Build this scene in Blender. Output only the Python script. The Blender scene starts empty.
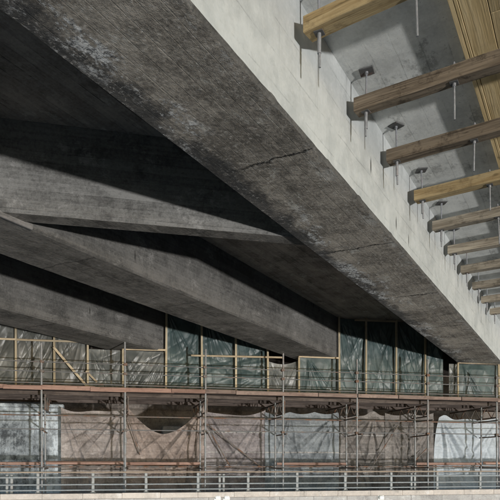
import bpy, math, random
from mathutils import Vector, Matrix, noise as mnoise
R = math.radians
sc = bpy.context.scene
C = sc.collection

# ------------------------------------------------------------------ camera, sky, sun, exposure
EYE = 3.0                      # eye height above the river
FPX, CU, CV = 625.0, 250.0, 465.0   # focal length and principal point in photo pixels (500 px wide)
cam_d = bpy.data.cameras.new('camera')
cam = bpy.data.objects.new('camera', cam_d); C.objects.link(cam)
cam.location = (0, 0, EYE); cam.rotation_euler = (R(90), 0, 0)
cam_d.sensor_width = 36; cam_d.lens = 36 * FPX / 500
cam_d.shift_y = (CV - 250) / 500
cam_d.clip_start = 0.05; cam_d.clip_end = 3000
sc.camera = cam

S = 2.5                                        # metres per layout unit
GV = Vector((340, 625, 0)).normalized()        # direction of the girders
PV = Vector((GV.y, -GV.x, 0))                  # to the right, square to the girders
GROT = math.atan2(PV.y, PV.x)
# the low sun is mirrored by the river: the beam that lights the underside climbs from below the horizon
K_G, K_Z = 0.6, 0.25
beam = (-PV + K_G * GV + Vector((0, 0, K_Z))).normalized()
to_sun = -beam
SUN_EL = math.asin(beam.z)                     # the real sun stands as high as its image lies low
SUN_AZ = math.atan2(to_sun.x, to_sun.y)

w = bpy.data.worlds.new('World'); sc.world = w; w.use_nodes = True
wn = w.node_tree.nodes; wl = w.node_tree.links
bg = wn['Background']; bg.inputs['Strength'].default_value = 0.15
sky = wn.new('ShaderNodeTexSky'); sky.sky_type = 'NISHITA'; sky.sun_disc = False
sky.sun_elevation = SUN_EL; sky.sun_rotation = SUN_AZ
sky.air_density = 0.8; sky.dust_density = 0.15; sky.ozone_density = 2.2
wl.new(sky.outputs[0], bg.inputs[0])

sun_d = bpy.data.lights.new('sun', 'SUN'); sun_d.energy = 2.0; sun_d.angle = R(1.3); sun_d.color = (1.0, 0.99, 0.97)
sun = bpy.data.objects.new('sun', sun_d); C.objects.link(sun)
sun.rotation_euler = (-beam).to_track_quat('Z', 'Y').to_euler()
sun.location = to_sun * 60

sc.view_settings.view_transform = 'Standard'; sc.view_settings.look = 'None'
sc.view_settings.gamma = 1; sc.view_settings.use_curve_mapping = False
sc.view_settings.exposure = 1.22
sc.cycles.use_denoising = True; sc.cycles.adaptive_threshold = 0.025
sc.cycles.max_bounces = 5; sc.cycles.diffuse_bounces = 3; sc.cycles.glossy_bounces = 2; sc.cycles.transparent_max_bounces = 8

# ------------------------------------------------------------------ material helpers
class NT:
    def __init__(s, name):
        s.m = bpy.data.materials.new(name); s.m.use_nodes = True
        s.t = s.m.node_tree; s.n = s.t.nodes; s.l = s.t.links
        s.n.clear(); s.out = s.n.new('ShaderNodeOutputMaterial')
    def set(s, sock, v):
        if v is None: return
        if isinstance(v, bpy.types.NodeSocket): s.l.new(v, sock)
        elif isinstance(v, (tuple, list)) and len(v) == 3 and sock.type == 'RGBA': sock.default_value = (*v, 1)
        else: sock.default_value = v
    def math(s, op, a, b=None, c=None):
        n = s.n.new('ShaderNodeMath'); n.operation = op
        s.set(n.inputs[0], a); s.set(n.inputs[1], b); s.set(n.inputs[2], c)
        return n.outputs[0]
    def mix(s, f, a, b, mode='MIX'):
        n = s.n.new('ShaderNodeMix'); n.data_type = 'RGBA'; n.blend_type = mode
        s.set(n.inputs[0], f); s.set(n.inputs[6], a); s.set(n.inputs[7], b)
        return n.outputs[2]
    def coord(s, kind='Object'):
        return s.n.new('ShaderNodeTexCoord').outputs[kind]
    def sep(s, v):
        n = s.n.new('ShaderNodeSeparateXYZ'); s.l.new(v, n.inputs[0]); return n.outputs
    def comb(s, x, y, z):
        n = s.n.new('ShaderNodeCombineXYZ')
        for i, v in enumerate((x, y, z)): s.set(n.inputs[i], v)
        return n.outputs[0]
    def vmul(s, v, k, add=(0, 0, 0)):
        n = s.n.new('ShaderNodeVectorMath'); n.operation = 'MULTIPLY_ADD'
        s.l.new(v, n.inputs[0]); n.inputs[1].default_value = k
        s.set(n.inputs[2], add); return n.outputs[0]
    def noise(s, v, scale, detail=6, rough=0.55, dist=0.0):
        n = s.n.new('ShaderNodeTexNoise'); s.l.new(v, n.inputs['Vector'])
        n.inputs['Scale'].default_value = scale; n.inputs['Detail'].default_value = detail
        n.inputs['Roughness'].default_value = rough; n.inputs['Distortion'].default_value = dist
        return n.outputs['Fac']
    def white(s, v):
        n = s.n.new('ShaderNodeTexWhiteNoise'); n.noise_dimensions = '3D'; s.l.new(v, n.inputs['Vector']); return n.outputs['Value']
    def step(s, v, a, b, lo=0.0, hi=1.0):
        n = s.n.new('ShaderNodeMapRange'); n.interpolation_type = 'SMOOTHSTEP'
        s.set(n.inputs[0], v); s.set(n.inputs[1], a); s.set(n.inputs[2], b); s.set(n.inputs[3], lo); s.set(n.inputs[4], hi)
        return n.outputs[0]
    def bump(s, h, strength=0.5, dist=0.02, normal=None):
        n = s.n.new('ShaderNodeBump'); n.inputs['Strength'].default_value = strength; n.inputs['Distance'].default_value = dist
        s.l.new(h, n.inputs['Height']); s.set(n.inputs['Normal'], normal); return n.outputs[0]
    def bsdf(s, color, rough=0.8, metal=0.0, normal=None, spec=0.5, alpha=None):
        n = s.n.new('ShaderNodeBsdfPrincipled')
        s.set(n.inputs['Base Color'], color); s.set(n.inputs['Roughness'], rough); s.set(n.inputs['Metallic'], metal)
        s.set(n.inputs['Normal'], normal); s.set(n.inputs['Specular IOR Level'], spec); s.set(n.inputs['Alpha'], alpha)
        return n.outputs[0]
    def done(s, sh):
        s.l.new(sh, s.out.inputs['Surface']); return s.m

def concrete(name, base, dark, tone=0.35, board=0.17, line=0.5, dirt=0.4, rust=0.0, joints=0.0,
             blk=None, bump=0.5, drip=0.0, mott=0.6, bloom=0.35, warm=(0.30, 0.2, 0.12), seed=0.0, level=False, along=1.1):
    """board-marked concrete; object coordinates are (across, along, up) in metres"""
    N = NT(name); co = N.coord(); co = N.vmul(co, (1, 1, 1), (seed, seed * .7, 0))
    x, y, z = N.sep(co)
    kk = (1.2, 1.2, 24) if level else (24, 0.8, 24)
    cloud = N.noise(co, 0.6, 3, .6)
    mid = N.noise(co, 2.6, 7, .75)
    fine = N.noise(co, 22, 4, .8)
    grain = N.noise(N.vmul(co, kk), 1.0, 4, .72)
    c = N.math('DIVIDE', z if level else N.math('ADD', x, z), board)
    c = N.math('ADD', c, N.math('MULTIPLY', N.math('SUBTRACT', cloud, .5), .35))
    cell = N.math('FLOOR', c); fr = N.math('FRACT', c)
    ycell = N.math('FLOOR', N.math('ADD', N.math('DIVIDE', y, 3.06), N.math('MULTIPLY', cell, .37)))
    bt = N.white(N.comb(cell, ycell, 0))
    edge = N.math('ABSOLUTE', N.math('SUBTRACT', fr, .5))
    ln = N.step(edge, .455, .497)
    v = N.math('ADD', N.math('MULTIPLY', cloud, .4), N.math('MULTIPLY', mid, .6))
    v = N.step(v, .37, .63)
    v = N.math('ADD', N.math('MULTIPLY', v, 1 - tone), N.math('MULTIPLY', bt, tone))
    v = N.math('ADD', v, N.math('MULTIPLY', N.math('SUBTRACT', grain, .5), along * mott))
    v = N.math('ADD', v, N.math('MULTIPLY', N.math('SUBTRACT', fine, .5), 2.4 * mott))
    v.node.use_clamp = True
    col = N.mix(v, dark, base)
    gn = N.noise(N.vmul(co, (1, .6, 1)), 1.5, 9, .8)
    g = N.step(gn, .53, .63)
    col = N.mix(N.math('MULTIPLY', g, dirt), col, tuple(.3 * d for d in dark))
    pk = N.math('MULTIPLY', N.step(fine, .60, .68), N.step(mid, .46, .56))
    col = N.mix(N.math('MULTIPLY', pk, dirt), col, tuple(.25 * d for d in dark))
    # pale lime blooms and scuffs
    pn = N.noise(N.vmul(co, (1, .5, 1), (7, 3, 1)), 2.8, 9, .83)
    col = N.mix(N.math('MULTIPLY', N.step(pn, .555, .63), bloom), col, tuple(min(.78, b * 1.7 + .06) for b in base))
    lnm = N.math('MULTIPLY', ln, N.step(gn, .46, .58))
    col = N.mix(N.math('MULTIPLY', lnm, line), col, tuple(.2 * d for d in dark))
    bn = N.noise(N.vmul(co, (1, .7, 1), (2, 2, 2)), 6.0, 6, .82)
    h = N.math('ADD', bn, N.math('MULTIPLY', bt, .12))
    h = N.math('SUBTRACT', h, N.math('MULTIPLY', ln, .25 * line))
    if joints:
        yy = N.math('ADD', y, N.math('MULTIPLY', N.math('SUBTRACT', mid, .5), .36))
        f = N.math('ABSOLUTE', N.math('SUBTRACT', N.math('FRACT', N.math('DIVIDE', N.math('SUBTRACT', yy, 2.97 - 1.53), 3.06)), .5))
        j = N.step(N.math('SUBTRACT', f, N.math('MULTIPLY', fine, .016)), .001, -.006)
        j = N.math('MULTIPLY', j, N.step(cloud, .32, .46))
        col = N.mix(N.math('MULTIPLY', j, joints), col, (.012, .012, .012))
    if drip:      # vertical dark run-off streaks on a side face, and dark slits with tails
        st = N.noise(N.vmul(co, (1, 5.0, .4)), 1.0, 5, .7)
        st = N.math('MULTIPLY', N.step(st, .56, .70), N.step(cloud, .48, .62))
        col = N.mix(N.math('MULTIPLY', st, drip), col, (.09, .09, .085))
        sp_ = N.n.new('ShaderNodeTexVoronoi'); sp_.inputs['Scale'].default_value = 1.0
        N.l.new(N.vmul(co, (.2, 3.2, .8)), sp_.inputs['Vector'])
        sm = N.math('MULTIPLY', N.step(sp_.outputs['Distance'], .11, .04), N.step(N.noise(co, .8, 2), .48, .53))
        col = N.mix(N.math('MULTIPLY', sm, .9), col, (.025, .023, .02))
    if rust:
        st = N.noise(N.vmul(co, (1, 7.5, .35), (3, 9, 4)), 1.0, 4, .55)
        col = N.mix(N.math('MULTIPLY', N.step(st, .62, .75), rust), col, warm)
    if blk:       # mould-blackened strip with lime crust beside one edge: (x at edge, width)
        x0, wd = blk
        d = N.math('SUBTRACT', x, x0)
        d = N.math('ADD', d, N.math('MULTIPLY', N.math('SUBTRACT', mid, .5), wd * 2.2))
        b = N.step(d, wd, wd * .3)
        col = N.mix(N.math('MULTIPLY', b, .78), col, (.035, .039, .044))
        e = N.math('MULTIPLY', N.step(pn, .505, .55), N.step(N.math('ABSOLUTE', N.math('SUBTRACT', d, wd * .7)), wd * .8, wd * .3))
        e = N.math('MULTIPLY', e, N.step(N.noise(co, .5, 2), .38, .50))
        col = N.mix(N.math('MULTIPLY', e, .9), col, N.mix(N.step(fine, .36, .58), (.10, .105, .11), (.86, .87, .86)))
        h = N.math('ADD', h, N.math('MULTIPLY', e, .25))
        d2 = N.math('SUBTRACT', x0 + .502 * S, x)          # scuffed pale arris on the other side
        e2 = N.math('MULTIPLY', N.step(pn, .515, .56), N.step(N.math('ADD', d2, N.math('MULTIPLY', mid, .5)), .52, .22))
        sk = N.math('MULTIPLY', N.step(fine, .57, .63), N.step(gn, .53, .47))
        col = N.mix(N.math('MULTIPLY', sk, .6), col, (.62, .60, .56))
        col = N.mix(N.math('MULTIPLY', e2, .8), col, (.52, .51, .48))
        # long black soot smears
        sm2 = N.step(N.noise(N.vmul(co, (2.4, .38, 1), (5, 1, 0)), 1.0, 8, .75), .56, .68)
        col = N.mix(N.math('MULTIPLY', sm2, .6), col, (.05, .048, .045))
    nrm = N.bump(h, bump, .02)
    return N.done(N.bsdf(col, .85, 0, nrm, .3))

def wood(name, base, dark, scale=1.0, axis=0, rough=.75, wear=.4, seed=0.0):
    N = NT(name)
    oi = N.n.new('ShaderNodeObjectInfo').outputs['Random']
    co = N.coord(); off = N.comb(N.math('MULTIPLY', oi, 31.0), N.math('MULTIPLY', oi, 17.0), seed)
    co = N.vmul(co, (1, 1, 1), off)
    k = [14, 14, 14]; k[axis] = .9
    k2 = [70, 70, 70]; k2[axis] = 2.2
    g1 = N.noise(N.vmul(co, tuple(k)), scale, 6, .6, .8); g2 = N.noise(N.vmul(co, tuple(k2)), scale, 4, .6)
    bl = N.noise(co, 4.0, 7, .75)
    v = N.math('ADD', N.math('MULTIPLY', g1, .6), N.math('MULTIPLY', g2, .4))
    v = N.step(v, .38, .60)
    col = N.mix(v, dark, base)
    ck = N.step(N.noise(N.vmul(co, tuple(1.6 * q for q in k)), scale, 5, .7), .60, .66)
    col = N.mix(N.math('MULTIPLY', ck, wear), col, tuple(.25 * d for d in dark))
    tint = N.math('ADD', .78, N.math('MULTIPLY', oi, .44))
    col = N.mix(1.0, col, N.comb(tint, tint, tint), 'MULTIPLY')
    col = N.mix(N.math('MULTIPLY', N.step(bl, .50, .66), wear), col, tuple(.3 * d for d in dark))
    vo = N.n.new('ShaderNodeTexVoronoi'); vo.inputs['Scale'].default_value = 1.0
    kk = [4.2, 4.2, 4.2]; kk[axis] = 2.1
    N.l.new(N.vmul(co, tuple(kk)), vo.inputs['Vector'])
    kn = N.step(N.math('ADD', vo.outputs['Distance'], N.math('MULTIPLY', g1, .10)), .17, .09)
    col = N.mix(N.math('MULTIPLY', kn, .65), col, tuple(.35 * d for d in dark))
    h = N.math('ADD', N.math('MULTIPLY', g1, .5), N.math('MULTIPLY', g2, .5))
    return N.done(N.bsdf(col, rough, 0, N.bump(h, .8, .012), .2))

def steel(name, base, rusty=.3, rough=.45, metal=.75):
    N = NT(name); co = N.coord()
    oi = N.n.new('ShaderNodeObjectInfo').outputs['Random']
    co = N.vmul(co, (1, 1, 1), N.comb(N.math('MULTIPLY', oi, 40.0), 0, 0))
    n = N.noise(co, 3.0, 8, .7); f = N.noise(co, 30, 4)
    col = N.mix(N.step(f, .3, .7), tuple(.75 * b for b in base), base)
    r = N.step(n, .62 - rusty * .3, .8 - rusty * .3)
    col = N.mix(N.math('MULTIPLY', r, min(1, rusty * 1.6)), col, (.16, .075, .04))
    mt = N.math('MULTIPLY', N.math('SUBTRACT', 1.0, r), metal)
    return N.done(N.bsdf(col, N.math('ADD', rough, N.math('MULTIPLY', f, .2)), mt, N.bump(f, .1, .004)))

def film(name, tint, pale, alpha=.8, rough=.22, milk=.35):
    """wrinkled builder's plastic film: partly see-through, glossy, dusty"""
    N = NT(name); co = N.coord()
    oi = N.n.new('ShaderNodeObjectInfo').outputs['Random']
    co = N.vmul(co, (1, 1, 1), N.comb(N.math('MULTIPLY', oi, 23.0), 0, N.math('MULTIPLY', oi, 11.0)))
    n = N.noise(co, 1.6, 8, .65, .8); f = N.noise(co, 14, 6, .7)
    col = N.mix(N.math('MULTIPLY', N.step(n, .42, .72), milk), tint, pale)
    al = N.math('ADD', alpha, N.math('MULTIPLY', N.math('SUBTRACT', n, .5), .35)); al.node.use_clamp = True
    nz = N.bump(N.math('ADD', N.noise(co, 4, 3, .5, .4), N.math('MULTIPLY', f, .12)), .2, .03)
    d = N.bsdf(col, N.math('ADD', rough, N.math('MULTIPLY', f, .15)), 0, nz, .5, al)
    return N.done(d)

def netting(name, base, dark, alpha=.93, streak=.4):
    """dusty debris netting / tarpaulin: diffuse with a little light coming through"""
    N = NT(name); co = N.coord()
    x, y, z = N.sep(co)
    n = N.noise(co, .9, 10, .7, 1.0); f = N.noise(co, 18, 6, .7)
    hz = N.noise(N.vmul(co, (.5, 1, 4.5)), 1.0, 6, .7)
    v = N.math('ADD', N.math('MULTIPLY', n, .5), N.math('MULTIPLY', hz, .5))
    v = N.math('ADD', N.step(v, .38, .62), N.math('MULTIPLY', N.math('SUBTRACT', f, .5), 1.3)); v.node.use_clamp = True
    col = N.mix(v, dark, base)
    pt_ = N.step(N.noise(N.vmul(co, (1.2, 1, 1.8), (3, 0, 5)), 1.3, 7, .75), .54, .64)
    col = N.mix(N.math('MULTIPLY', pt_, .45), col, tuple(min(.8, 1.5 * b + .06) for b in base))
    st = N.step(N.noise(N.vmul(co, (5, 1, .35)), 1.0, 5, .6, .5), .56, .75)
    col = N.mix(N.math('MULTIPLY', st, streak), col, tuple(.4 * d for d in dark))
    al = N.math('ADD', alpha - .12, N.math('MULTIPLY', f, .25)); al.node.use_clamp = True
    d = N.bsdf(col, .8, 0, N.bump(N.math('ADD', f, N.math('MULTIPLY', n, 2.)), .3, .02), .25, al)
    tr = N.n.new('ShaderNodeBsdfTranslucent'); N.l.new(col, tr.inputs[0])
    ms = N.n.new('ShaderNodeMixShader'); ms.inputs[0].default_value = .25
    N.l.new(d, ms.inputs[1]); N.l.new(tr.outputs[0], ms.inputs[2])
    return N.done(ms.outputs[0])

M = {}
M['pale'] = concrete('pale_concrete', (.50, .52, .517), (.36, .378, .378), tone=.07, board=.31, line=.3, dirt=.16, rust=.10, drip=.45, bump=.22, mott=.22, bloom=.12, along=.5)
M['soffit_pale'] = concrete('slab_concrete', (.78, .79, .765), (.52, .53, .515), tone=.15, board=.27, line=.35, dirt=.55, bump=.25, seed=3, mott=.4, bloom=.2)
M['soffit_dark'] = concrete('slab_concrete_brown', (.50, .44, .37), (.20, .172, .145), tone=.4, board=.19, line=.9, dirt=.5, bump=.6, seed=5, along=1.8)
M['under'] = concrete('soiled_concrete', (.50, .455, .39), (.17, .155, .132), tone=.15, board=.155, line=.32, dirt=.5, joints=.95,
                      blk=(-1.50 * S, .36), bump=.9, mott=.85, bloom=.5, along=1.3)
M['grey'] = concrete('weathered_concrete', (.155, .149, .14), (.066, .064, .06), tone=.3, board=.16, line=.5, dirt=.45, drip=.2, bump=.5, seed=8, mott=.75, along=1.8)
M['cross'] = concrete('cross_beam_concrete', (.20, .197, .188), (.082, .08, .076), tone=.4, board=.13, line=.5, dirt=.45, bump=.6, seed=9, mott=.9, level=True, along=1.6)
M['under_grey'] = concrete('soiled_concrete_grey', (.235, .22, .197), (.082, .077, .068), tone=.2, board=.155, line=.35, dirt=.55, joints=.6, bump=.8, seed=11, mott=.8, bloom=.4, along=1.6)
M['abut'] = concrete('abutment_concrete', (.22, .19, .165), (.10, .085, .075), level=True, tone=.4, board=.3, line=.6, dirt=.6, bump=.5, seed=14)
M['quay'] = concrete('quay_concrete', (.25, .24, .23), (.15, .143, .136), tone=.2, board=.9, line=.4, dirt=.4, bump=.3, seed=17)
M['coping'] = concrete('coping_concrete', (.62, .55, .49), (.44, .39, .35), tone=.2, board=2.0, line=.1, dirt=.35, bump=.3, seed=19)
M['blocks'] = concrete('block_concrete', (.46, .44, .42), (.30, .285, .275), tone=.2, board=2.0, line=.1, dirt=.4, bump=.4, seed=21)
M['joist_new'] = wood('yellow_timber', (.54, .415, .23), (.36, .255, .125), wear=.5)
M['joist_old'] = wood('brown_timber', (.215, .172, .125), (.095, .073, .052), wear=.75)
M['joist_grey'] = wood('grey_timber', (.40, .355, .285), (.20, .17, .13), wear=.55)
M['plank'] = wood('formwork_plank_wood', (.68, .53, .30), (.55, .41, .21), axis=1, wear=.12, scale=.8)
M['deck_plank'] = wood('scaffold_plank_wood', (.10, .08, .07), (.045, .035, .03), wear=.4)
M['toe'] = wood('toe_board_wood', (.25, .185, .155), (.15, .10, .082), wear=.4)
M['toe_red'] = wood('reddish_toe_board_wood', (.30, .19, .15), (.19, .11, .085), wear=.35)
M['stud'] = wood('stud_wood', (.44, .37, .26), (.31, .25, .16), axis=2, wear=.25)
M['lath'] = wood('lath_wood', (.48, .40, .28), (.34, .26, .17), axis=0, wear=.25)
M['steel'] = steel('galvanised_steel', (.30, .30, .30), .4, .55, .4)
M['dull'] = steel('dull_tube_steel', (.17, .17, .17), .4, .6, .3)
M['rod'] = steel('zinc_rod_steel', (.33, .34, .36), .3, .45, .5)
M['lattice'] = steel('rusty_steel', (.17, .15, .135), .6, .65, .3)
M['rail'] = steel('painted_rail_steel', (.27, .29, .30), .3, .65, .1)
M['post'] = steel('pale_post_steel', (.34, .345, .34), .35, .65, .1)
M['handrail'] = wood('handrail_wood', (.40, .32, .25), (.27, .205, .155), wear=.2)
M['plate'] = steel('dark_plate_steel', (.11, .11, .11), .4, .7, .3)
M['white'] = NT('white_plastic'); M['white'] = M['white'].done(M['white'].bsdf((.8, .8, .78), .5))
M['film_teal'] = film('teal_film', (.044, .070, .070), (.14, .18, .172), .88, .36, .6)
M['film_brown'] = film('brownish_film', (.085, .086, .077), (.22, .22, .20), .82, .3, .6)
M['film_grey'] = film('greyish_film', (.085, .092, .087), (.25, .255, .24), .88, .3, .6)
M['net_beige'] = netting('beige_netting', (.46, .405, .38), (.22, .188, .172), .9)
M['net_brown'] = netting('brown_netting', (.43, .35, .31), (.20, .157, .135), .9)
M['net_mauve'] = netting('mauve_netting', (.40, .36, .36), (.18, .158, .158), .88)
M['net_blue'] = netting('bluish_sheet', (.34, .365, .385), (.16, .175, .19), .9, .3)
M['net_dark'] = netting('dark_netting', (.32, .292, .275), (.13, .118, .11), .88)
M['tarp_white'] = netting('pale_blue_tarp', (.60, .65, .70), (.40, .44, .48), .97, .15)
M['band'] = netting('pale_band', (.55, .53, .51), (.26, .24, .23), .9, .5)

def peeling():
    N = NT('peeling_paint'); co = N.coord()
    a = N.noise(N.vmul(co, (1, 1, .8)), .9, 8, .68, .5); b = N.noise(co, 5.0, 7, .78)
    st = N.noise(N.vmul(co, (6, 1, .5)), 1.0, 5, .65)
    v = N.math('ADD', N.math('MULTIPLY', a, .6), N.math('MULTIPLY', b, .4))
    v = N.math('ADD', v, N.math('MULTIPLY', N.math('SUBTRACT', st, .5), .22))
    col = N.mix(N.step(v, .40, .50), (.045, .05, .055), (.21, .23, .245))
    m = N.step(v, .48, .58)
    col = N.mix(m, col, (.50, .545, .58))
    col = N.mix(N.math('MULTIPLY', N.step(b, .56, .64), .6), col, (.22, .24, .25))
    return N.done(N.bsdf(col, .85, 0, N.bump(m, .6, .02), .3))
M['peel'] = peeling()

# ------------------------------------------------------------------ mesh helpers
class MB:
    def __init__(s): s.v = []; s.f = []; s.mi = []; s.sm = []
    def add(s, vs, fs, mi=0, smooth=False):
        o = len(s.v); s.v += [tuple(p) for p in vs]
        for f in fs: s.f.append([i + o for i in f]); s.mi.append(mi); s.sm.append(smooth)
        return s
    def box(s, lo, hi, bev=0.0, jit=0.0, rnd=None):
        (x0, y0, z0), (x1, y1, z1) = lo, hi
        b = min(bev, .45 * min(x1 - x0, y1 - y0, z1 - z0))
        if b <= 0:
            vs = [(x, y, z) for z in (z0, z1) for y in (y0, y1) for x in (x0, x1)]
            fs = [(0, 2, 3, 1), (4, 5, 7, 6), (0, 1, 5, 4), (2, 6, 7, 3), (0, 4, 6, 2), (1, 3, 7, 5)]
            if jit: vs = [tuple(c + rnd.uniform(-jit, jit) for c in p) for p in vs]
            return s.add(vs, fs)
        # chamfered box: 24 verts
        vs = []; idx = {}
        for ix, x in enumerate((x0, x1)):
            for iy, y in enumerate((y0, y1)):
                for iz, z in enumerate((z0, z1)):
                    sx, sy, sz = (b if ix == 0 else -b), (b if iy == 0 else -b), (b if iz == 0 else -b)
                    j = (0, 0, 0) if not jit else tuple(rnd.uniform(-jit, jit) for _ in range(3))
                    for ax in range(3):
                        p = [x + sx, y + sy, z + sz]; p[ax] = (x, y, z)[ax]
                        idx[(ix, iy, iz, ax)] = len(vs); vs.append(tuple(p[k] + j[k] for k in range(3)))
        fs = []
        q = [(0, 0), (1, 0), (1, 1), (0, 1)]
        for ax in range(3):
            for sd in (0, 1):
                o = [k for k in range(3) if k != ax]; f = []
                for (a, c) in q:
                    key = [0, 0, 0]; key[ax] = sd; key[o[0]] = a; key[o[1]] = c
                    f.append(idx[(*key, ax)])
                fs.append(f)
        for ax in range(3):                         # edge faces running along ax
            o = [k for k in range(3) if k != ax]
            for a in (0, 1):
                for c in (0, 1):
                    f = []
                    for t, face in ((0, o[0]), (0, o[1]), (1, o[1]), (1, o[0])):
                        key = [0, 0, 0]; key[ax] = t; key[o[0]] = a; key[o[1]] = c
                        f.append(idx[(*key, face)])
                    fs.append(f)
        for ix in (0, 1):
            for iy in (0, 1):
                for iz in (0, 1): fs.append([idx[(ix, iy, iz, a)] for a in range(3)])
        return s.add(vs, fs)
    def tube(s, a, b, r, n=10, r2=None, cap=True):
        a, b = Vector(a), Vector(b); d = (b - a).normalized()
        u = d.orthogonal().normalized(); w_ = d.cross(u)
        r2 = r if r2 is None else r2
        vs = []
        for (c, rr) in ((a, r), (b, r2)):
            for k in range(n):
                t = 2 * math.pi * k / n
                vs.append(c + rr * (math.cos(t) * u + math.sin(t) * w_))
        s.add(vs, [(k, (k + 1) % n, n + (k + 1) % n, n + k) for k in range(n)], 0, True)
        if cap: s.add(vs[:n], [tuple(reversed(range(n)))]); s.add(vs[n:], [tuple(range(n))])
        return s
    def mesh(s, name, mats):
        import bmesh
        me = bpy.data.meshes.new(name); me.from_pydata(s.v, [], s.f); me.validate()
        for m in (mats if isinstance(mats, (list, tuple)) else [mats]): me.materials.append(m)
        if len(me.polygons) == len(s.f):
            me.polygons.foreach_set('material_index', s.mi); me.polygons.foreach_set('use_smooth', s.sm)
        bm = bmesh.new(); bm.from_mesh(me); bmesh.ops.recalc_face_normals(bm, faces=bm.faces); bm.to_mesh(me); bm.free()
        me.update(); return me
    def build(s, name, mats, parent=None):
        return link(name, s.mesh(name, mats), parent)

def link(name, me, parent=None, loc=None, rz=None):
    o = bpy.data.objects.new(name, me); C.objects.link(o)
    if parent: o.parent = parent
    if loc is not None: o.location = loc
    if rz is not None: o.rotation_euler = (0, 0, rz)
    return o
def tag(o, label, cat, group=None):
    o['label'] = label; o['category'] = cat
    if group: o['group'] = group
    return o
def struct(o): o['kind'] = 'structure'; return o
def empty(name, loc, rz=0.0): return link(name, None, None, loc, rz)

ORD = ['nearest', 'second', 'third', 'fourth', 'fifth', 'sixth', 'seventh', 'eighth', 'ninth', 'tenth', 'eleventh', 'twelfth',
       'thirteenth', 'fourteenth', 'fifteenth']
# ------------------------------------------------------------------ bridge: local axes = across (p), along (t), up from eye level
H = 1.82 * S; ZB = 1.313 * S
GIRD = [(-1.502 * S, -1.0 * S), (-3.23 * S, -2.735 * S), (-4.83 * S, -4.33 * S), (-6.5 * S, -6.0 * S)]
T0, T1 = -4.0, 30.0
bridge = empty('bridge', (0, 0, EYE), GROT)
tag(bridge, 'soot-stained concrete road bridge seen from below, with heavy parallel girders', 'bridge')

def girder(i, pl, pr, mats, label):
    rnd = random.Random(40 + i); m = MB(); st = .06; n = int((T1 - T0) / st); c = .028
    rows = []
    def jj(y, k, a):
        v = mnoise.noise((y * 1.7, k * 9.1, i * 5.3)) * a + mnoise.noise((y * 7.0, k * 3.3, i)) * a * .7
        ch = mnoise.noise((y * 2.9, (k // 2) * 21.7, 4 + i)) + .25 * mnoise.noise((y * 11, k * 2.7, i))
        if ch > .42: v += min(.014, (ch - .42) * .12) * (1 if k < 2 else .35)
        return v
    for k in range(n + 1):
        y = T0 + st * k
        e = [max(-.015, jj(y, q, .007)) for q in range(4)]
        rows.append([(pr, y, H + .02), (pr, y, ZB + c + e[0]), (pr - c - e[1], y, ZB), (pl + c + e[2], y, ZB), (pl, y, ZB + c + e[3]), (pl, y, H + .02)])
    vs = [p for r_ in rows for p in r_]; fs = []; mi = [0, 2, 1, 1, 2]
    for q in range(5):
        m2 = [(k * 6 + q, k * 6 + q + 1, (k + 1) * 6 + q + 1, (k + 1) * 6 + q) for k in range(n)]
        if q == 0: m.add(vs, m2, mi[q]); base = 0
        else:
            for f in m2: m.f.append(list(f)); m.mi.append(mi[q]); m.sm.append(False)
    for k in (0, n): m.f.append([k * 6 + q for q in range(6)]); m.mi.append(2); m.sm.append(False)
    o = m.build('girder', mats, bridge); o['label'] = label
    return o
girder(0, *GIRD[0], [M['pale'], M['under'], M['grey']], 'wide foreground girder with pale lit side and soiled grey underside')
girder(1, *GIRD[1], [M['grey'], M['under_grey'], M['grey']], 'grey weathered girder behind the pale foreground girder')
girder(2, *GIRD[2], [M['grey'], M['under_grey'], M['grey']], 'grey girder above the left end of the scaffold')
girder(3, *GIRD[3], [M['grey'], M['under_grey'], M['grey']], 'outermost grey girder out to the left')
# deck slab, pale bay on the right of the foreground girder, darker brown concrete in the bays between the girders
m = MB(); m.box((GIRD[0][0] + .3, T0, H), (5.6 * S, T1, H + .35)); m.build('deck_slab', M['soffit_pale'], bridge)['label'] = 'pale deck slab above the hanging timber joists'  # right side widened far out of view to keep sky light off the soffit
m = MB(); m.box((-6.6 * S, T0, H), (GIRD[0][0] + .297, T1, H + .35)); m.build('deck_slab', M['soffit_dark'], bridge)['label'] = 'dark brown deck slab between the girders'
# skewed cross beams between girders, parallel to the abutment
SV = Vector((2680, 625, 0)).normalized(); sp_, sg_ = SV.dot(PV), SV.dot(GV)
def cross_beam(pa, pb, pref, tref, th=.32):
    tt = lambda p: tref + (p - pref) * sg_ / sp_
    dn = th / sp_
    m = MB(); zb = ZB + .05; n = 30; vs = []; fs = []
    for k in range(n + 1):
        p = pa + (pb - pa) * k / n; t = tt(p); e = .015 * mnoise.noise((p * 4, 1, 2)); e2 = .012 * mnoise.noise((p * 5, 7, 2))
        vs += [(p, t, H + .01), (p, t, zb + .05 + e), (p, t + .05 + e2, zb), (p, t + dn, zb), (p, t + dn, H + .01)]
    for q in range(4):
        for k in range(n): fs.append((k * 5 + q, k * 5 + q + 1, (k + 1) * 5 + q + 1, (k + 1) * 5 + q))
    m.add(vs, fs); m.mi = [0 if (i // n) <= 1 else 1 for i in range(len(fs))]
    return m.build('cross_beam', [M['cross'], M['under_grey']], bridge)
JP, JT = GIRD[1][1], 2.235 * S
cross_beam(GIRD[1][1] - .02, GIRD[0][0] + .02, JP, JT)['label'] = 'grey skewed cross beam joining the two nearest girders'
cross_beam(GIRD[2][1] - .02, GIRD[1][0] + .02, JP, JT)

m = MB(); m.box((GIRD[1][1] - .02, 1.7 * S, ZB - .012), (GIRD[1][1] + .035, 2.48 * S, ZB + .075), .012)
o = m.build('edge_strip', M['quay'], bridge); o['label'] = 'pale mortar strip on the lower edge of the second girder'
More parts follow.
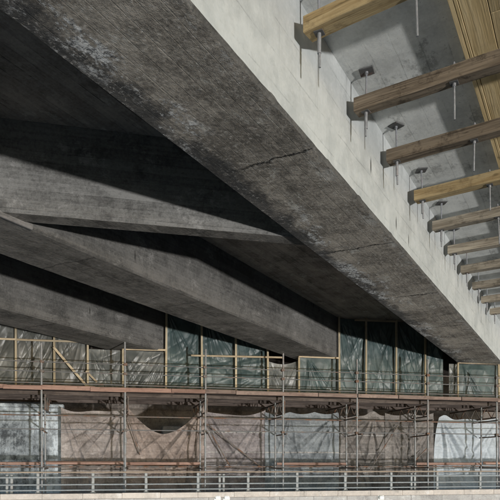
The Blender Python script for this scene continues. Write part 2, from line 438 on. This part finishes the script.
# ------------------------------------------------------------------ scaffold plane: local a along, y away from the viewer, z from quay
SROT = math.atan2(625, 2680)
sv = Vector((math.cos(SROT), math.sin(SROT))); nv = Vector((sv.y, -sv.x)); OY = 7.2 * S
QZ = EYE - 1.45
def sp(u, v, b):      # photo ray -> (a, height above eye) on the plane b metres in front of the scaffold line
    al = (u - CU) / FPX; y = (OY * -nv.y - b) / (-nv.y - nv.x * al)
    return sv.x * al * y + sv.y * (y - OY), (CV - v) / FPX * y
Z = lambda ze: ze + EYE - QZ          # eye-relative height -> height above quay
SL = Matrix.Translation((0, OY, QZ)) @ Matrix.Rotation(SROT, 4, 'Z')
AL, AR = -10.5, 10.5

# the setting: river, quay
m = MB(); m.add([(-1500, -1500, 0), (1500, -1500, 0), (1500, 1500, 0), (-1500, 1500, 0)], [(0, 1, 2, 3)])
N = NT('river_water'); co = N.coord()
rip = N.math('ADD', N.noise(co, .6, 4, .5), N.math('MULTIPLY', N.noise(co, 3.0, 4, .5), .35))
nb = N.bump(rip, .25, .15)
gl = N.n.new('ShaderNodeBsdfGlossy'); gl.inputs['Roughness'].default_value = .08; N.l.new(nb, gl.inputs['Normal'])
df = N.n.new('ShaderNodeBsdfDiffuse'); df.inputs[0].default_value = (.34, .33, .28, 1)
tr = N.n.new('ShaderNodeBsdfTransparent')
a1 = N.n.new('ShaderNodeMixShader'); a1.inputs[0].default_value = .3; N.l.new(df.outputs[0], a1.inputs[1]); N.l.new(gl.outputs[0], a1.inputs[2])
a2 = N.n.new('ShaderNodeMixShader'); a2.inputs[0].default_value = .62; N.l.new(a1.outputs[0], a2.inputs[1]); N.l.new(tr.outputs[0], a2.inputs[2])
struct(m.build('river', N.done(a2.outputs[0])))
q = MB(); q.box((-60, -1.13, -1.35), (60, 60, 0)); qo = q.build('quay', M['quay']); qo.matrix_world = SL; struct(qo)

# abutment behind the scaffold
m = MB(); m.box((-14, 0, 0), (14, .8, Z(H) - .01)); m.box((-14, -.25, Z(ZB) - .75), (14, -.003, Z(ZB) - .35), .02)
ab = m.build('abutment_wall', M['abut']); ab.matrix_world = SL @ Matrix.Translation((0, 3.6, 0))
tag(ab, 'brown concrete abutment wall in the dark behind the netting and film', 'wall')

# parapet wall with coping stones
par = empty('parapet_wall', (0, 0, 0)); par.matrix_world = SL @ Matrix.Translation((0, .62, 0))
tag(par, 'low concrete parapet wall with pale coping stones along the quay edge', 'wall')
PT = Z(-.72); rnd = random.Random(3)
m = MB(); m.box((AL, -1.66, 0), (AR, -1.52, PT - .15)); m.build('core', M['quay'], par)
a = AL; k = 0
while a < AR:
    L = .98
    j = rnd.uniform(-.004, .004)
    m = MB(); m.box((a + .002, -1.78 + j, PT - .14), (a + L - .002, -1.42, PT + j), .005); m.build('coping_stone', M['coping'], par)
    m = MB(); m.box((a + .3 + .003, -1.715 + j, PT - .56), (a + .3 + L - .003, -1.663, PT - .147), .004); m.build('wall_block', M['blocks'], par)
    m = MB(); m.box((a + .0 + .008, -1.715 - j, PT - 1.0), (a + L - .008, -1.663, PT - .568), .01); m.build('wall_block', M['blocks'], par)
    a += L
# railing
BR = 1.62
rl = empty('railing', (0, 0, 0)); rl.matrix_world = SL @ Matrix.Translation((0, .62, 0))
tag(rl, 'pale steel railing with tan handrail on top of the parapet wall', 'railing')
pu = [-17, 38, 93, 146, 198, 248, 297, 345, 391, 437, 480, 521]
for u in pu:
    a, _ = sp(u, 480, BR - .62)
    m = MB(); m.box((a - .035, -BR - .03, PT + .001), (a + .035, -BR + .03, Z(-.21)), .006)
    m.box((a - .07, -BR - .06, PT + .0005), (a + .07, -BR + .06, PT + .016), .004); po = m.build('post', M['post'], rl)
    for d in (-.05, .05): MB().tube((a + d, -BR - .045, PT + .016), (a + d, -BR - .045, PT + .035), .01, 6).build('bolt', M['steel'], po)
for u in (9, 222, 414):           # thicker double stanchions
    for d in (-.055, .055):
        a, _ = sp(u, 480, BR - .62); a += d
        m = MB(); m.box((a - .03, -BR + .04, PT + .001), (a + .03, -BR + .11, Z(-.24)), .006); m.build('stanchion', M['post'], rl)
for vz, hh, mat in ((-.185, .035, 'handrail'), (-.315, .042, 'rail'), (-.50, .036, 'rail'), (-.64, .034, 'rail')):
    m = MB(); y0 = -BR - (.075 if mat == 'rail' else .04); y1 = -BR - .032 if mat == 'rail' else -BR + .04
    m.box((AL, y0, Z(vz) - hh / 2), (AR, y1, Z(vz) + hh / 2), .008); m.build('handrail' if mat == 'handrail' else 'rail', M[mat], rl)
for u, lab in ((217.5, 'left one of the paired small white boxes on the parapet face'), (226.5, 'right one of the paired small white boxes on the parapet face'),
               (381, 'lone small white box on the parapet face right of the middle')):
    a, ze = sp(u, 497.5, 1.11)
    m = MB(); m.box((-.07, -.07, -.05), (.07, .0, .05), .02); m.box((-.09, 0, -.065), (.09, .012, .065), .004)
    o = m.build('marker_box', M['white']); o.matrix_world = SL @ Matrix.Translation((a, -1.11, Z(ze)))
    tag(o, lab, 'box', 'small white boxes on the parapet')

# ------------------------------------------------------------------ scaffold
scf = empty('scaffold', (0, 0, 0)); scf.matrix_world = SL
tag(scf, 'tube scaffold with one plank platform in front of the abutment', 'scaffold')
BF = .5; BB = -.32
su = [-42, 42, 125.5, 205, 283, 357, 428, 497, 564]
tops = [352, 352, 300, 351, 352, 318, 352, 368, 352]
tops = [352, 352, 346, 351, 352, 355, 352, 366, 352]
sa = [sp(u, 400, BF)[0] for u in su]
PZ = Z(2.03)                       # platform top
rnd = random.Random(8)
def tube(name, a, b, r, mat, par=scf):
    return MB().tube(a, b, r).build(name, M[mat], par)
def coupler(x, y, z, par):
    m = MB(); m.box((x - .05, y - .045, z - .04), (x + .05, y + .06, z + .04), .014); return m.build('coupler', M['lattice'], par)
GR = [2.69, 2.44, 2.14]
for a, vt in zip(sa, tops):
    ln = rnd.uniform(-.02, .02)
    zt = Z(sp(250, vt, BF)[1])
    st = MB().tube((a, -BF, .02), (a + ln, -BF, zt), .026).build('standard', M['steel'], scf)
    MB().box((a - .08, -BF - .08, .0), (a + .08, -BF + .08, .018)).build('base_plate', M['lattice'], st)
    MB().tube((a + .0, -BF, 1.98), (a + .0, -BF, 2.18), .034).build('spigot', M['steel'], st)
    for ze in GR[:2] + [.93]: coupler(a, -BF + .01, Z(ze), st)
    st = MB().tube((a + rnd.uniform(-.04, .04), -BB, .02), (a, -BB, PZ - .16), .026).build('standard', M['steel'], scf)
    MB().box((a - .08, -BB - .08, .0), (a + .08, -BB + .08, .018)).build('base_plate', M['lattice'], st)
for ze in GR: tube('guard_rail', (AL, -BF + .05, Z(ze)), (AR, -BF + .05, Z(ze)), .0145, 'dull')
for ze in (.93,): tube('ledger', (AL, -BF + .05, Z(ze)), (AR, -BF + .05, Z(ze) + .02), .015, 'dull')
for ze in (1.36, -.05): tube('ledger', (AL, -BB + .05, Z(ze)), (AR, -BB + .05, Z(ze)), .02, 'lattice')
# reddish lower board along the front standards
for k in range(len(sa) - 1):
    if k in (3, 5): continue
    z_ = Z(.045) + rnd.uniform(-.02, .02)
    MB().box((sa[k] + .03, -BB - .06, z_ - .045), (sa[k + 1] - .03, -BB - .03, z_ + .045), .006).build('lower_board', M['toe_red'], scf)
# toe boards on the platform edge, bay by bay; deck planks behind
for k in range(len(sa) - 1):
    j = rnd.uniform(-.012, .012)
    am = sa[k] + (sa[k + 1] - sa[k]) * rnd.uniform(.35, .65)
    for q_, (x0, x1) in enumerate(((sa[k] + rnd.uniform(-.05, .02), am + rnd.uniform(.0, .12)), (am, sa[k + 1] - rnd.uniform(-.02, .05)))):
        j = rnd.uniform(-.016, .016); d_ = .002 + .034 * q_
        ob = MB().box((x0, -BF - .065 - d_, PZ - .08 + j + rnd.uniform(-.012, .02)), (x1, -BF - .034 - d_, PZ + .035 + j), .005, .006, rnd).build('toe_board', M['toe_red' if k < 3 else 'toe'], scf)
    y = -BF + .03
    while y < 2.1:
        j = rnd.uniform(0, .014); e = rnd.uniform(-.02, .02)
        MB().box((sa[k] + .008 + e, y, PZ - .05 - j), (sa[k + 1] - .008 + e, y + .235, PZ - .004 - j), .005).build('deck_plank', M['deck_plank'], scf)
        y += .245
for y in (-.2, .75, 1.75):
    MB().box((AL, y, PZ - .175), (AR, y + .09, PZ - .07), .008).build('deck_bearer', M['deck_plank'], scf)
# lattice girders under the deck, running in from each standard
def lattice(a):
    y0, y1 = -BF + .08, 2.3; zt, zb = PZ - .21, PZ - .56
    lg = MB().tube((a, y0, zt), (a, y1, zt), .024).build('lattice_girder', M['lattice'], scf)
    MB().tube((a, y0, zb), (a, y1, zb), .024).build('bottom_chord', M['lattice'], lg)
    n = 9
    for k in range(n):
        ya, yb = y0 + (y1 - y0) * k / n, y0 + (y1 - y0) * (k + 1) / n
        MB().tube((a, ya, zb if k % 2 else zt), (a, yb, zt if k % 2 else zb), .015, 8).build('lacing_bar', M['lattice'], lg)
    for yy in (y0, y1): MB().tube((a, yy, zb), (a, yy, zt), .015, 8).build('lacing_bar', M['lattice'], lg)
for i, a in enumerate(sa): lattice(a + .07)
for i, a in enumerate(sa):          # transoms with overrunning ends
    for ze, o0, o1 in ((1.36, .18, .3), (.88, .22, .12), (-.09, .12, .2)):
        o_ = rnd.uniform(-.08, .08); a_ = a + rnd.choice((-.07, .07))
        MB().tube((a_, -BF - o0 + o_, Z(ze) + rnd.uniform(-.02, .02)), (a_ + rnd.uniform(-.03, .03), -BB + o1 + o_, Z(ze)), .02).build('transom', M['lattice'], scf)
# braces
def pt(u, v, b): a, ze = sp(u, v, b); return (a, -b, Z(ze))
for p0, p1 in (((207, 424), (262, 468)), ((206, 424), (231, 468)), ((128, 418), (140, 455)), ((370, 470), (398, 425)), ((414, 462), (428, 447))):
    MB().tube(pt(*p0, -.40), pt(*p1, -.40), .017, 8).build('brace', M['lattice'], scf)

# ------------------------------------------------------------------ timber frame that carries the film
BS = -.50
frame = empty('stud_wall', (0, 0, 0)); frame.matrix_world = SL
tag(frame, 'open wall of slender pale timber studs and laths holding the plastic film on the platform', 'stud wall')
def stud(u, vt, vb=None, wd=.055):
    a, zt = sp(u, vt, BS); z0 = PZ + .002 if vb is None else Z(sp(u, vb, BS)[1])
    m = MB(); j = rnd.uniform(-.02, .02)
    m.add([(a - wd / 2 + j, -BS - .02, Z(zt)), (a + wd / 2 + j, -BS - .02, Z(zt)), (a + wd / 2 + j, -BS + .03, Z(zt)), (a - wd / 2 + j, -BS + .03, Z(zt)),
           (a - wd / 2, -BS - .02, z0), (a + wd / 2, -BS - .02, z0), (a + wd / 2, -BS + .03, z0), (a - wd / 2, -BS + .03, z0)],
          [(0, 1, 2, 3), (7, 6, 5, 4), (0, 4, 5, 1), (1, 5, 6, 2), (2, 6, 7, 3), (3, 7, 4, 0)])
    m.build('stud', M['stud'], frame)
for u, vt in ((-22, 318), (16, 318), (54.5, 318), (88, 345), (123, 348), (166, 306), (202, 306), (236, 306), (268, 345), (299, 356), (339.5, 308),
              (366, 308), (396, 308), (425, 308), (458, 362), (499, 363), (535, 330)):
    stud(u, vt)
def bar(name, p0, p1, b, wd=.05, th=.025):
    a0, z0 = sp(*p0, b); a1, z1 = sp(*p1, b)
    d = Vector((a1 - a0, 0, z1 - z0)).normalized(); q = Vector((-d.z, 0, d.x)) * wd / 2
    A, B = Vector((a0, -b, Z(z0))), Vector((a1, -b, Z(z1))); t = Vector((0, th, 0))
    MB().add([A - q, B - q, B + q, A + q, A - q + t, B - q + t, B + q + t, A + q + t],
             [(0, 1, 2, 3), (7, 6, 5, 4), (0, 4, 5, 1), (1, 5, 6, 2), (2, 6, 7, 3), (3, 7, 4, 0)]).build(name, M['lath'], frame)
for p0, p1 in (((16, 339.5), (88, 342)), ((123, 349), (166, 350)), ((191, 355.5), (284, 357.5)), ((299, 356.5), (339, 358)), ((355, 320), (397, 321.5)),
               ((458, 362.5), (499, 363.5)), ((-22, 338), (16, 339.3))):
    bar('lath', p0, p1, BS + .05)
bar('diagonal_brace', (53.5, 347), (91, 391), BS + .09, .06)
bar('diagonal_brace', (86, 371), (97, 382), BS + .03, .05)

# ------------------------------------------------------------------ film and netting sheets
def creased(name, a0, a1, zb, ztop, b, mat, seed, nx=56, nz=44, K=26, amp=.05, ang=(60, 120), foci=None, wid=.05, sag=None, belly=.05, left=None, zb_fn=None, long=1.0, fans=(), fw=1.0):
    """hanging sheet: a grid displaced by many sharp creases; ztop(s) gives the top edge"""
    rr = random.Random(seed); W = a1 - a0; Hh = max(ztop(0), ztop(.5), ztop(1)) - zb
    cr = []
    for k in range(K):
        if foci and rr.random() < .3:
            fx, fz = rr.choice(foci); th = rr.uniform(0, 2 * math.pi)
            px, pz = fx * W, fz * Hh
            px += rr.gauss(0, .03); pz += rr.gauss(0, .03)
        else:
            px, pz = rr.uniform(0, W), rr.uniform(0, Hh); th = R(rr.uniform(*ang))
        cr.append((px, pz, math.cos(th), math.sin(th), rr.uniform(.35, 1) * amp * rr.choice((-1, 1, 1)), wid * rr.uniform(.5, 1.8), rr.uniform(.3, 1.1) * max(.6, Hh * .6) * long))
    fan = []
    for (fx, fz, d0, d1, n, am) in fans:          # folds that start at a tie point and spread out
        for k in range(n):
            th = R(d0 + (d1 - d0) * (k + rr.uniform(.15, .85)) / n)
            fan.append((fx * W + rr.uniform(-.03, .03), fz * Hh, math.cos(th), math.sin(th), am * rr.uniform(.4, 1.0) * rr.choice((1, 1, -1)), rr.uniform(.022, .05) * fw, rr.uniform(.5, 1.0) * math.hypot(W, Hh)))
    vs = []; fs = []
    for j in range(nz + 1):
        t = j / nz
        for i in range(nx + 1):
            s = i / nx
            x = a0 + W * s; zt = ztop(s); z = zb + (zt - zb) * t
            if left: x = a0 + left(t) + (W - left(t)) * s
            lx, lz = x - a0, z - zb; d = 0
            for (px, pz, cx, cz, am, wd, ln) in cr:
                dx, dz = lx - px, lz - pz
                al = dx * cx + dz * cz; pe = -dx * cz + dz * cx
                ww = wd * (.4 + abs(al) / ln * 1.6)
                if abs(pe) < 4 * ww and abs(al) < 2.2 * ln:
                    d += am * math.exp(-abs(pe) / ww) * math.exp(-(al / ln) ** 2)
            for (px, pz, cx, cz, am, wd, ln) in fan:
                dx, dz = lx - px, lz - pz; al = dx * cx + dz * cz
                if al > 0:
                    ww = wd * (.45 + al * .55); q_ = abs(-dx * cz + dz * cx) / ww
                    if q_ < 4: d -= am * min(1, al * 2.5) * math.exp(-q_ * 1.1) * max(0, 1 - al / ln) ** .5
            d += belly * (mnoise.noise((x * .8, z * .8, seed * 3.1))) + .3 * belly * mnoise.noise((x * 3, z * 3, seed))
            pin = min(1, 6 * min(s, 1 - s) + .15) * min(1, 6 * (1 - t) + .2)
            vs.append((x - (a0 + a1) / 2, d * pin, z - zb))
    for j in range(nz):
        for i in range(nx):
            o = j * (nx + 1) + i; fs.append((o, o + 1, o + nx + 2, o + nx + 1))
    m = MB(); m.add(vs, fs, 0, True); o = m.build(name, M[mat])
    o.matrix_world = SL @ Matrix.Translation(((a0 + a1) / 2, -b, zb))
    return o
BP = -.62
def zs(v, u, b=BP): return Z(sp(u, v, b)[1])
ztop_hi = Z(H) - .03; ztop_lo = Z(ZB) - .02
films = [  # u0, u1, top, material, crease angles, label
    (-45, 15, 'hi', 'film_brown', (40, 75), 'brownish plastic film cut by the left edge of the picture'),
    (16, 54.5, 'hi', 'film_brown', (45, 75), 'brownish plastic film below the lath left of the diagonal brace'),
    (55, 87.5, 'hi', 'film_brown', (45, 80), 'brownish plastic film behind the diagonal timber brace'),
    (88.5, 122.5, 'lo', 'film_grey', (50, 120), 'grey brown film with a dark torn corner right of the diagonal brace'),
    (123.5, 165.5, 'lo', 'film_grey', (50, 70), 'grey film with slanting creases under the end of the left girder'),
    (166.5, 201.5, 'hi', 'film_teal', (15, 60), 'dark teal film right of the grey film under the left girder'),
    (202.5, 235.5, 'hi', 'film_teal', (-30, 30), 'dark teal film crossed by a lath, left of the middle'),
    (236.5, 267.5, 'hi', 'film_teal', (-35, 35), 'dark teal film crossed by a lath, just left of the dark gap'),
    (268.5, 298.5, 'gap', 'film_grey', (60, 110), 'low sagging film under the dark gap beside the middle girder'),
    (299.5, 339, 'lo', 'film_teal', (65, 85), 'teal film with steep creases below the end of the middle girder'),
    (340, 365.5, 'hi', 'film_teal', (95, 125), 'tall teal film right of the middle girder end, fanned with creases'),
    (366.5, 395.5, 'hi', 'film_teal', (70, 120), 'tall teal film under the short upper lath'),
    (396.5, 424.5, 'hi', 'film_teal', (60, 120), 'tall teal film with a bright crumpled corner right of the upper lath'),
    (425.5, 443, 'hi', 'film_teal', (100, 120), 'narrow teal film left of the black slit by the foreground girder'),
    (449, 457.5, 'lo', 'film_grey', (80, 100), 'narrow rounded strip of film right of the black slit'),
    (458.5, 498.5, 'lo', 'film_teal', (65, 80), 'teal film below the far end of the foreground girder'),
    (499.5, 535, 'lo', 'film_teal', (65, 110), 'teal film cut by the right edge of the picture'),
]
for i, (u0, u1, top, mat, ang, lab) in enumerate(films):
    a0, a1 = sp(u0, 380, BP)[0], sp(u1, 380, BP)[0]
    if top == 'hi': f = lambda s: ztop_hi
    elif top == 'lo': f = lambda s: ztop_lo
    else:
        za = zs(362, 283); f = lambda s, za=za: za - .10 * math.sin(math.pi * s) + .06 * s
    hi = top == 'hi'
    foci = [(0, .95), (1, .95), (0, .4), (1, .35), (.3, 1.0)] if hi else [(0, 1), (1, 1), (0, .0), (1, .1)]
    if 166 < u0 < 240: foci = [(0, .42), (1, .42), (0, .15), (1, .2)]
    if u0 == 340: foci = [(.1, .95), (0, .8)]
    rv = random.Random(900 + i)
    o = creased('plastic_film', a0, a1, PZ + .01, f, BP, mat, 100 + i, K=rv.randint(14, 40), amp=rv.uniform(.012, .024), ang=ang, foci=foci, nz=100 if hi else 70, nx=90, wid=rv.uniform(.022, .045), belly=rv.uniform(.04, .11), long=rv.uniform(1.0, 2.2), fans=[(0, 1, -88, -60, 4, .05), (1, 1, -120, -92, 4, .05)] if i % 3 else [(rv.uniform(0, .3), 1, -88, -50, rv.randint(3, 7), .06)])
    tag(o, lab, 'plastic film', 'plastic films along the scaffold platform')

BN = -.62; QB = .02
def net(u0, u1, vt, mat, lab, seed, ang=(40, 140), foci=None, amp=.05, K=24, bands=(), left=None, cat='netting', b=BN, belly=.07, fans=(), name='debris_netting', nx=130):
    a0, a1 = sp(u0, 430, b)[0], sp(u1, 430, b)[0]
    f = lambda s: Z(sp(u0 + (u1 - u0) * s, vt(s), b)[1])
    o = creased(name, a0, a1, QB, f, b, mat, seed, nx=nx, nz=95, K=K, amp=amp, ang=ang, foci=foci, wid=.055, belly=belly * 1.6, left=left, long=1.3, fans=fans)
    tag(o, lab, cat, 'sheets hung below the scaffold platform')
    return o, a0, a1
def band(o, z, h=.035):
    """pale eyelet band that follows the sheet"""
    me = o.data; nx = None
    co = [v.co for v in me.vertices]
    rows = {}
    # sample the sheet surface near height z column by column
    nxp = [i for i in range(1, len(co)) if abs(co[i].z - co[0].z) > 1e-6 and co[i].x < co[i - 1].x - .05]
    n = nxp[0] if nxp else 131
    vs = []; fs = []
    cols = n
    for i in range(cols):
        best = min(range(i, len(co), n), key=lambda k: abs(co[k].z - z))
        y = co[best].y - .012; x = co[best].x
        vs += [(x, y, z - h / 2), (x, y, z + h / 2), (x, y - .003, z + h / 2), (x, y - .003, z - h / 2)]
    for i in range(cols - 1):
        for q in range(4): fs.append((i * 4 + q, i * 4 + (q + 1) % 4, i * 4 + 4 + (q + 1) % 4, i * 4 + 4 + q))
    m = MB(); m.add(vs, fs); m.build('eyelet_band', M['band'], o)
sg = lambda k: (lambda s: k[0] + (k[2] - k[0]) * s + k[1] * math.sin(math.pi * s))
F2 = [(0, 1, -80, -15, 6, .13), (1, 1, -165, -100, 6, .13)]
o, *_ = net(61, 124.8, lambda s: 407 + 5 * math.sin(math.pi * s) ** .7 + 1.2 * math.sin(9 * s), 'net_beige', 'beige dusty netting right of the blotchy white wall', 301, fans=F2, b=-.62)
band(o, Z(.88), .02)
def sagtop(s):
    q_ = abs(s - .47) / .47 if s < .47 else (s - .47) / .53
    return 404 + 30 * max(0, 1 - q_ ** 1.75)
o, *_ = net(125.6, 205, sagtop, 'net_brown', 'brown netting whose top sags in a deep curve before a dark opening', 302, fans=[(0, 1, -75, -38, 6, .15), (1, 1, -145, -95, 7, .16), (.47, .55, -130, -50, 4, .08)], nx=150, b=-.60)
o, *_ = net(204.3, 265.5, lambda s: 411 + 4 * math.sin(math.pi * s) ** .8 - 1.5 * math.sin(7 * s) * s, 'net_mauve', 'mauve brown netting crossed by slanting folds', 303, fans=[(0, 1, -75, -25, 8, .16), (1, 1, -130, -95, 3, .1), (1, .5, -175, -120, 3, .1)], b=-.64)
band(o, Z(.95), .03); band(o, Z(.36), .025)
o, *_ = net(265, 338.8, lambda s: 412 + 2.2 * abs(math.sin(3 * math.pi * s)), 'net_blue', 'bluish grey translucent sheet in the middle of the lower scaffold', 304, fans=[(0, 1, -80, -30, 5, .12), (.33, 1, -120, -60, 4, .08), (1, 1, -150, -95, 6, .14), (.8, 1, -100, -80, 2, .1)], b=-.61)
band(o, Z(.98), .035); band(o, Z(.36), .035)
o, *_ = net(338, 386, lambda s: 416 - 5 * math.exp(-((s - .72) / .12) ** 2), 'net_dark', 'dark grey netting left of the dim brown netting', 305, fans=[(.72, 1, -150, -30, 9, .15), (0, 1, -85, -40, 3, .1)], b=-.63)
band(o, Z(.9), .03); band(o, Z(.33), .025)
o, *_ = net(385, 433.5, lambda s: 413 + 2.5 * abs(math.sin(2 * math.pi * s)), 'net_dark', 'dim brown netting left of the pale blue tarpaulin', 306, fans=[(0, 1, -75, -30, 5, .13), (1, .9, -150, -100, 5, .13), (.5, 1, -110, -70, 3, .1)], b=-.60)
o, *_ = net(433.5, 500, lambda s: 420.5 - 6 * math.exp(-((s - .09) / .11) ** 2) - 1.5 * s + .8 * math.sin(11 * s), 'tarp_white', 'pale blue white tarpaulin hung at the right end', 307,
            fans=[(.1, 1, -88, -45, 7, .15), (1, 1, -140, -95, 4, .1)], left=lambda t: .20 * t ** 5, cat='tarpaulin', name='tarpaulin', b=-.65)
o, *_ = net(499, 560, sg((414, 2, 413)), 'net_mauve', 'mauve netting cut by the right edge of the picture', 308, fans=F2)
# blotchy wall at far left
a0, a1 = sp(-90, 430, -.95)[0], sp(63, 430, -.95)[0]
m = MB(); m.box((0, 0, 0), (a1 - a0, .25, Z(1.62)), .02); m.box((-.02, -.05, Z(1.62) + .003), (a1 - a0 + .02, .3, Z(1.62) + .1), .015)
o = m.build('painted_wall', M['peel']); o.matrix_world = SL @ Matrix.Translation((a0, .95, 0))
tag(o, 'wall with blotchy peeling white paint at the lower left', 'wall')
# pier in the opening behind the sagging netting
a0, z0 = sp(178, 425, -2.6)
m = MB(); m.box((-.5, -.25, 0), (.5, .25, Z(1.25)), .03); o = m.build('concrete_pier', M['quay']); o.matrix_world = SL @ Matrix.Translation((a0, 2.7, 0))
tag(o, 'short concrete pier dimly seen through the opening above the sagging netting', 'pier')

# ------------------------------------------------------------------ hanging formwork on the right
def gp(p, t, ze): return PV * p + GV * t + Vector((0, 0, EYE + ze))
jt = [1.65, 2.20, 2.79, 3.33, 3.90, 4.45, 5.0, 5.55, 6.1, 6.65, 7.2]
jmat = ['joist_old', 'joist_new', 'joist_old', 'joist_old', 'joist_new', 'joist_grey', 'joist_grey', 'joist_grey', 'joist_grey', 'joist_grey', 'joist_grey']
jlook = ['brown', 'yellowish knotty', 'dark brown', 'brown', 'yellowish', 'grey brown', 'grey brown', 'grey brown', 'grey brown', 'grey brown', 'grey brown']
JB, JH = 1.63 * S, .165          # underside height, depth
JTOP = JB + JH
jname = ['out of sight above the picture', 'topmost', 'second from the top', 'third from the top', 'fourth from the top', 'fifth from the top', 'sixth from the top',
         'seventh from the top', 'eighth from the top', 'ninth from the top', 'last and farthest']
rnd = random.Random(21)
def rod_thing(p, t, ztop, zbot, lab, sleeve, plate, ju):
    o = empty('hanger_rod', gp(p, t, zbot), GROT + ju)
    tag(o, lab, 'rod', 'hanger rods of the formwork')
    L = ztop - zbot; lx, ly = rnd.uniform(-.03, .012), rnd.uniform(-.035, .02)
    MB().tube((0, 0, 0), (lx, ly, L), .0115, 10).build('rod', M['rod'], o)
    zj = JB - zbot
    if plate:
        m = MB(); m.box((-.08, -.08, -.014), (.08, .08, -.001), .003); pl_ = m.build('anchor_plate', M['plate'], o); pl_.location = (lx, ly, L - .006); pl_.rotation_euler = (R(rnd.uniform(-5, 5)), R(rnd.uniform(-5, 5)), R(rnd.uniform(15, 70)))
        MB().tube((lx, ly, L - .045), (lx, ly, L - .014), .022, 6).build('nut', M['rod'], o)
    fx, fy = lx * zj / L, ly * zj / L
    m = MB(); m.box((fx - .045, fy - .045, zj - .012), (fx + .045, fy + .045, zj - .002), .002); m.build('washer_plate', M['plate'], o)
    MB().tube((fx, fy, zj - .045), (fx, fy, zj - .012), .021, 6).build('nut', M['rod'], o)
    if not plate: MB().tube((lx, ly, L - .049), (lx, ly, L - .02), .021, 6).build('nut', M['rod'], o)
    if sleeve: MB().tube((fx, fy, max(.01, zj - .20)), (fx, fy, zj - .045), .019, 10).build('sleeve', M['rod'], o)
for i, t in enumerate(jt):
    tm = t * S
    ju = R(-5.2 + rnd.uniform(-1.6, 1.6)); tilt = rnd.uniform(-.008, .008)
    p0 = -.955 * S + rnd.uniform(-.02, .03); L = 2.0 * S
    wdt = .175 + rnd.uniform(-.012, .012)
    m = MB()
    n = 14; vs = []; fs = []
    for k in range(n + 1):            # slightly waney, sawn timber
        x = L * k / n
        e = [rnd.uniform(-.004, .004) for _ in range(6)]
        c = .008
        vs += [(x, -wdt / 2 + e[0], c), (x, -wdt / 2 + c + e[0], 0 + e[4]), (x, wdt / 2 - c + e[1], 0 + e[4]), (x, wdt / 2 + e[1], c),
               (x, wdt / 2 + e[2], JH - .012), (x, -wdt / 2 + e[3], JH - .012)]
    for k in range(n):
        for q in range(6): fs.append((k * 6 + q, k * 6 + (q + 1) % 6, (k + 1) * 6 + (q + 1) % 6, (k + 1) * 6 + q))
    fs += [tuple(range(6)), tuple(n * 6 + q for q in range(6))]
    m.add(vs, fs); o = m.build('timber_joist', M[jmat[i]])
    o.location = gp(p0, tm, JB); o.rotation_euler = (R(rnd.uniform(-2.5, 2.5)), R(rnd.uniform(-.25, .25)), GROT + ju)
    tag(o, f'{jlook[i]} timber joist under the slab, {jname[i]}', 'timber joist', 'timber joists hanging under the slab')
    cs, sn = math.cos(ju), math.sin(ju)
    def on(dp): return p0 + dp * cs, tm + dp * sn
    pr, tr_ = on(.125 + rnd.uniform(-.012, .012))
    rod_thing(pr, tr_, H, 1.513 * S + rnd.uniform(-.04, .04), f'sleeved hanger rod by the girder through the joist {jname[i]}', True, True, R(rnd.uniform(-12, 12)))
    pr, tr_ = on(1.10 + rnd.uniform(-.03, .03))
    rod_thing(pr, tr_, JTOP + .05, JB - .40 + rnd.uniform(-.05, .04), f'thin hanger rod at the plank edge through the joist {jname[i]}', False, False, 0.0)
# nothing of the joist above the picture shows: leave it and its rods out
for o in [o for o in bpy.data.objects if 'out of sight' in str(o.get('label', ''))]:
    for c in list(o.children): bpy.data.objects.remove(c)
    bpy.data.objects.remove(o)
# plank soffit lying on the joists
PNL = 1.766 * S
pnl = empty('formwork_panel', gp(-.477 * S, 0, PNL), GROT)
tag(pnl, 'yellow plank formwork lying on the timber joists at the upper right', 'formwork')
rnd = random.Random(5); x = .0
MB().box((0, 3.2, .002), (.045, 20.5, .135), .004).build('edge_board', M['plank'], pnl)
MB().box((.05, 3.2, .001), (.082, 20.5, .10), .003).build('edge_board', M['plank'], pnl)
for bx in (1.25, 2.3, 3.2):        # bearers between joists and planks
    MB().box((bx, 2.6, JTOP - PNL + .001), (bx + .12, 20.5, .0), .006).build('bearer', M['plank'], pnl)
x = .088
for k in range(12):
    t = 3.0 - (k % 3) * .9
    while t < 20.5:
        L = 4.4; w_ = .243
        MB().box((x, t, .001 + rnd.uniform(0, .006)), (x + w_, min(t + L - .006, 20.6), .042), .004).build('plank', M['plank'], pnl)
        t += L
    x += .25
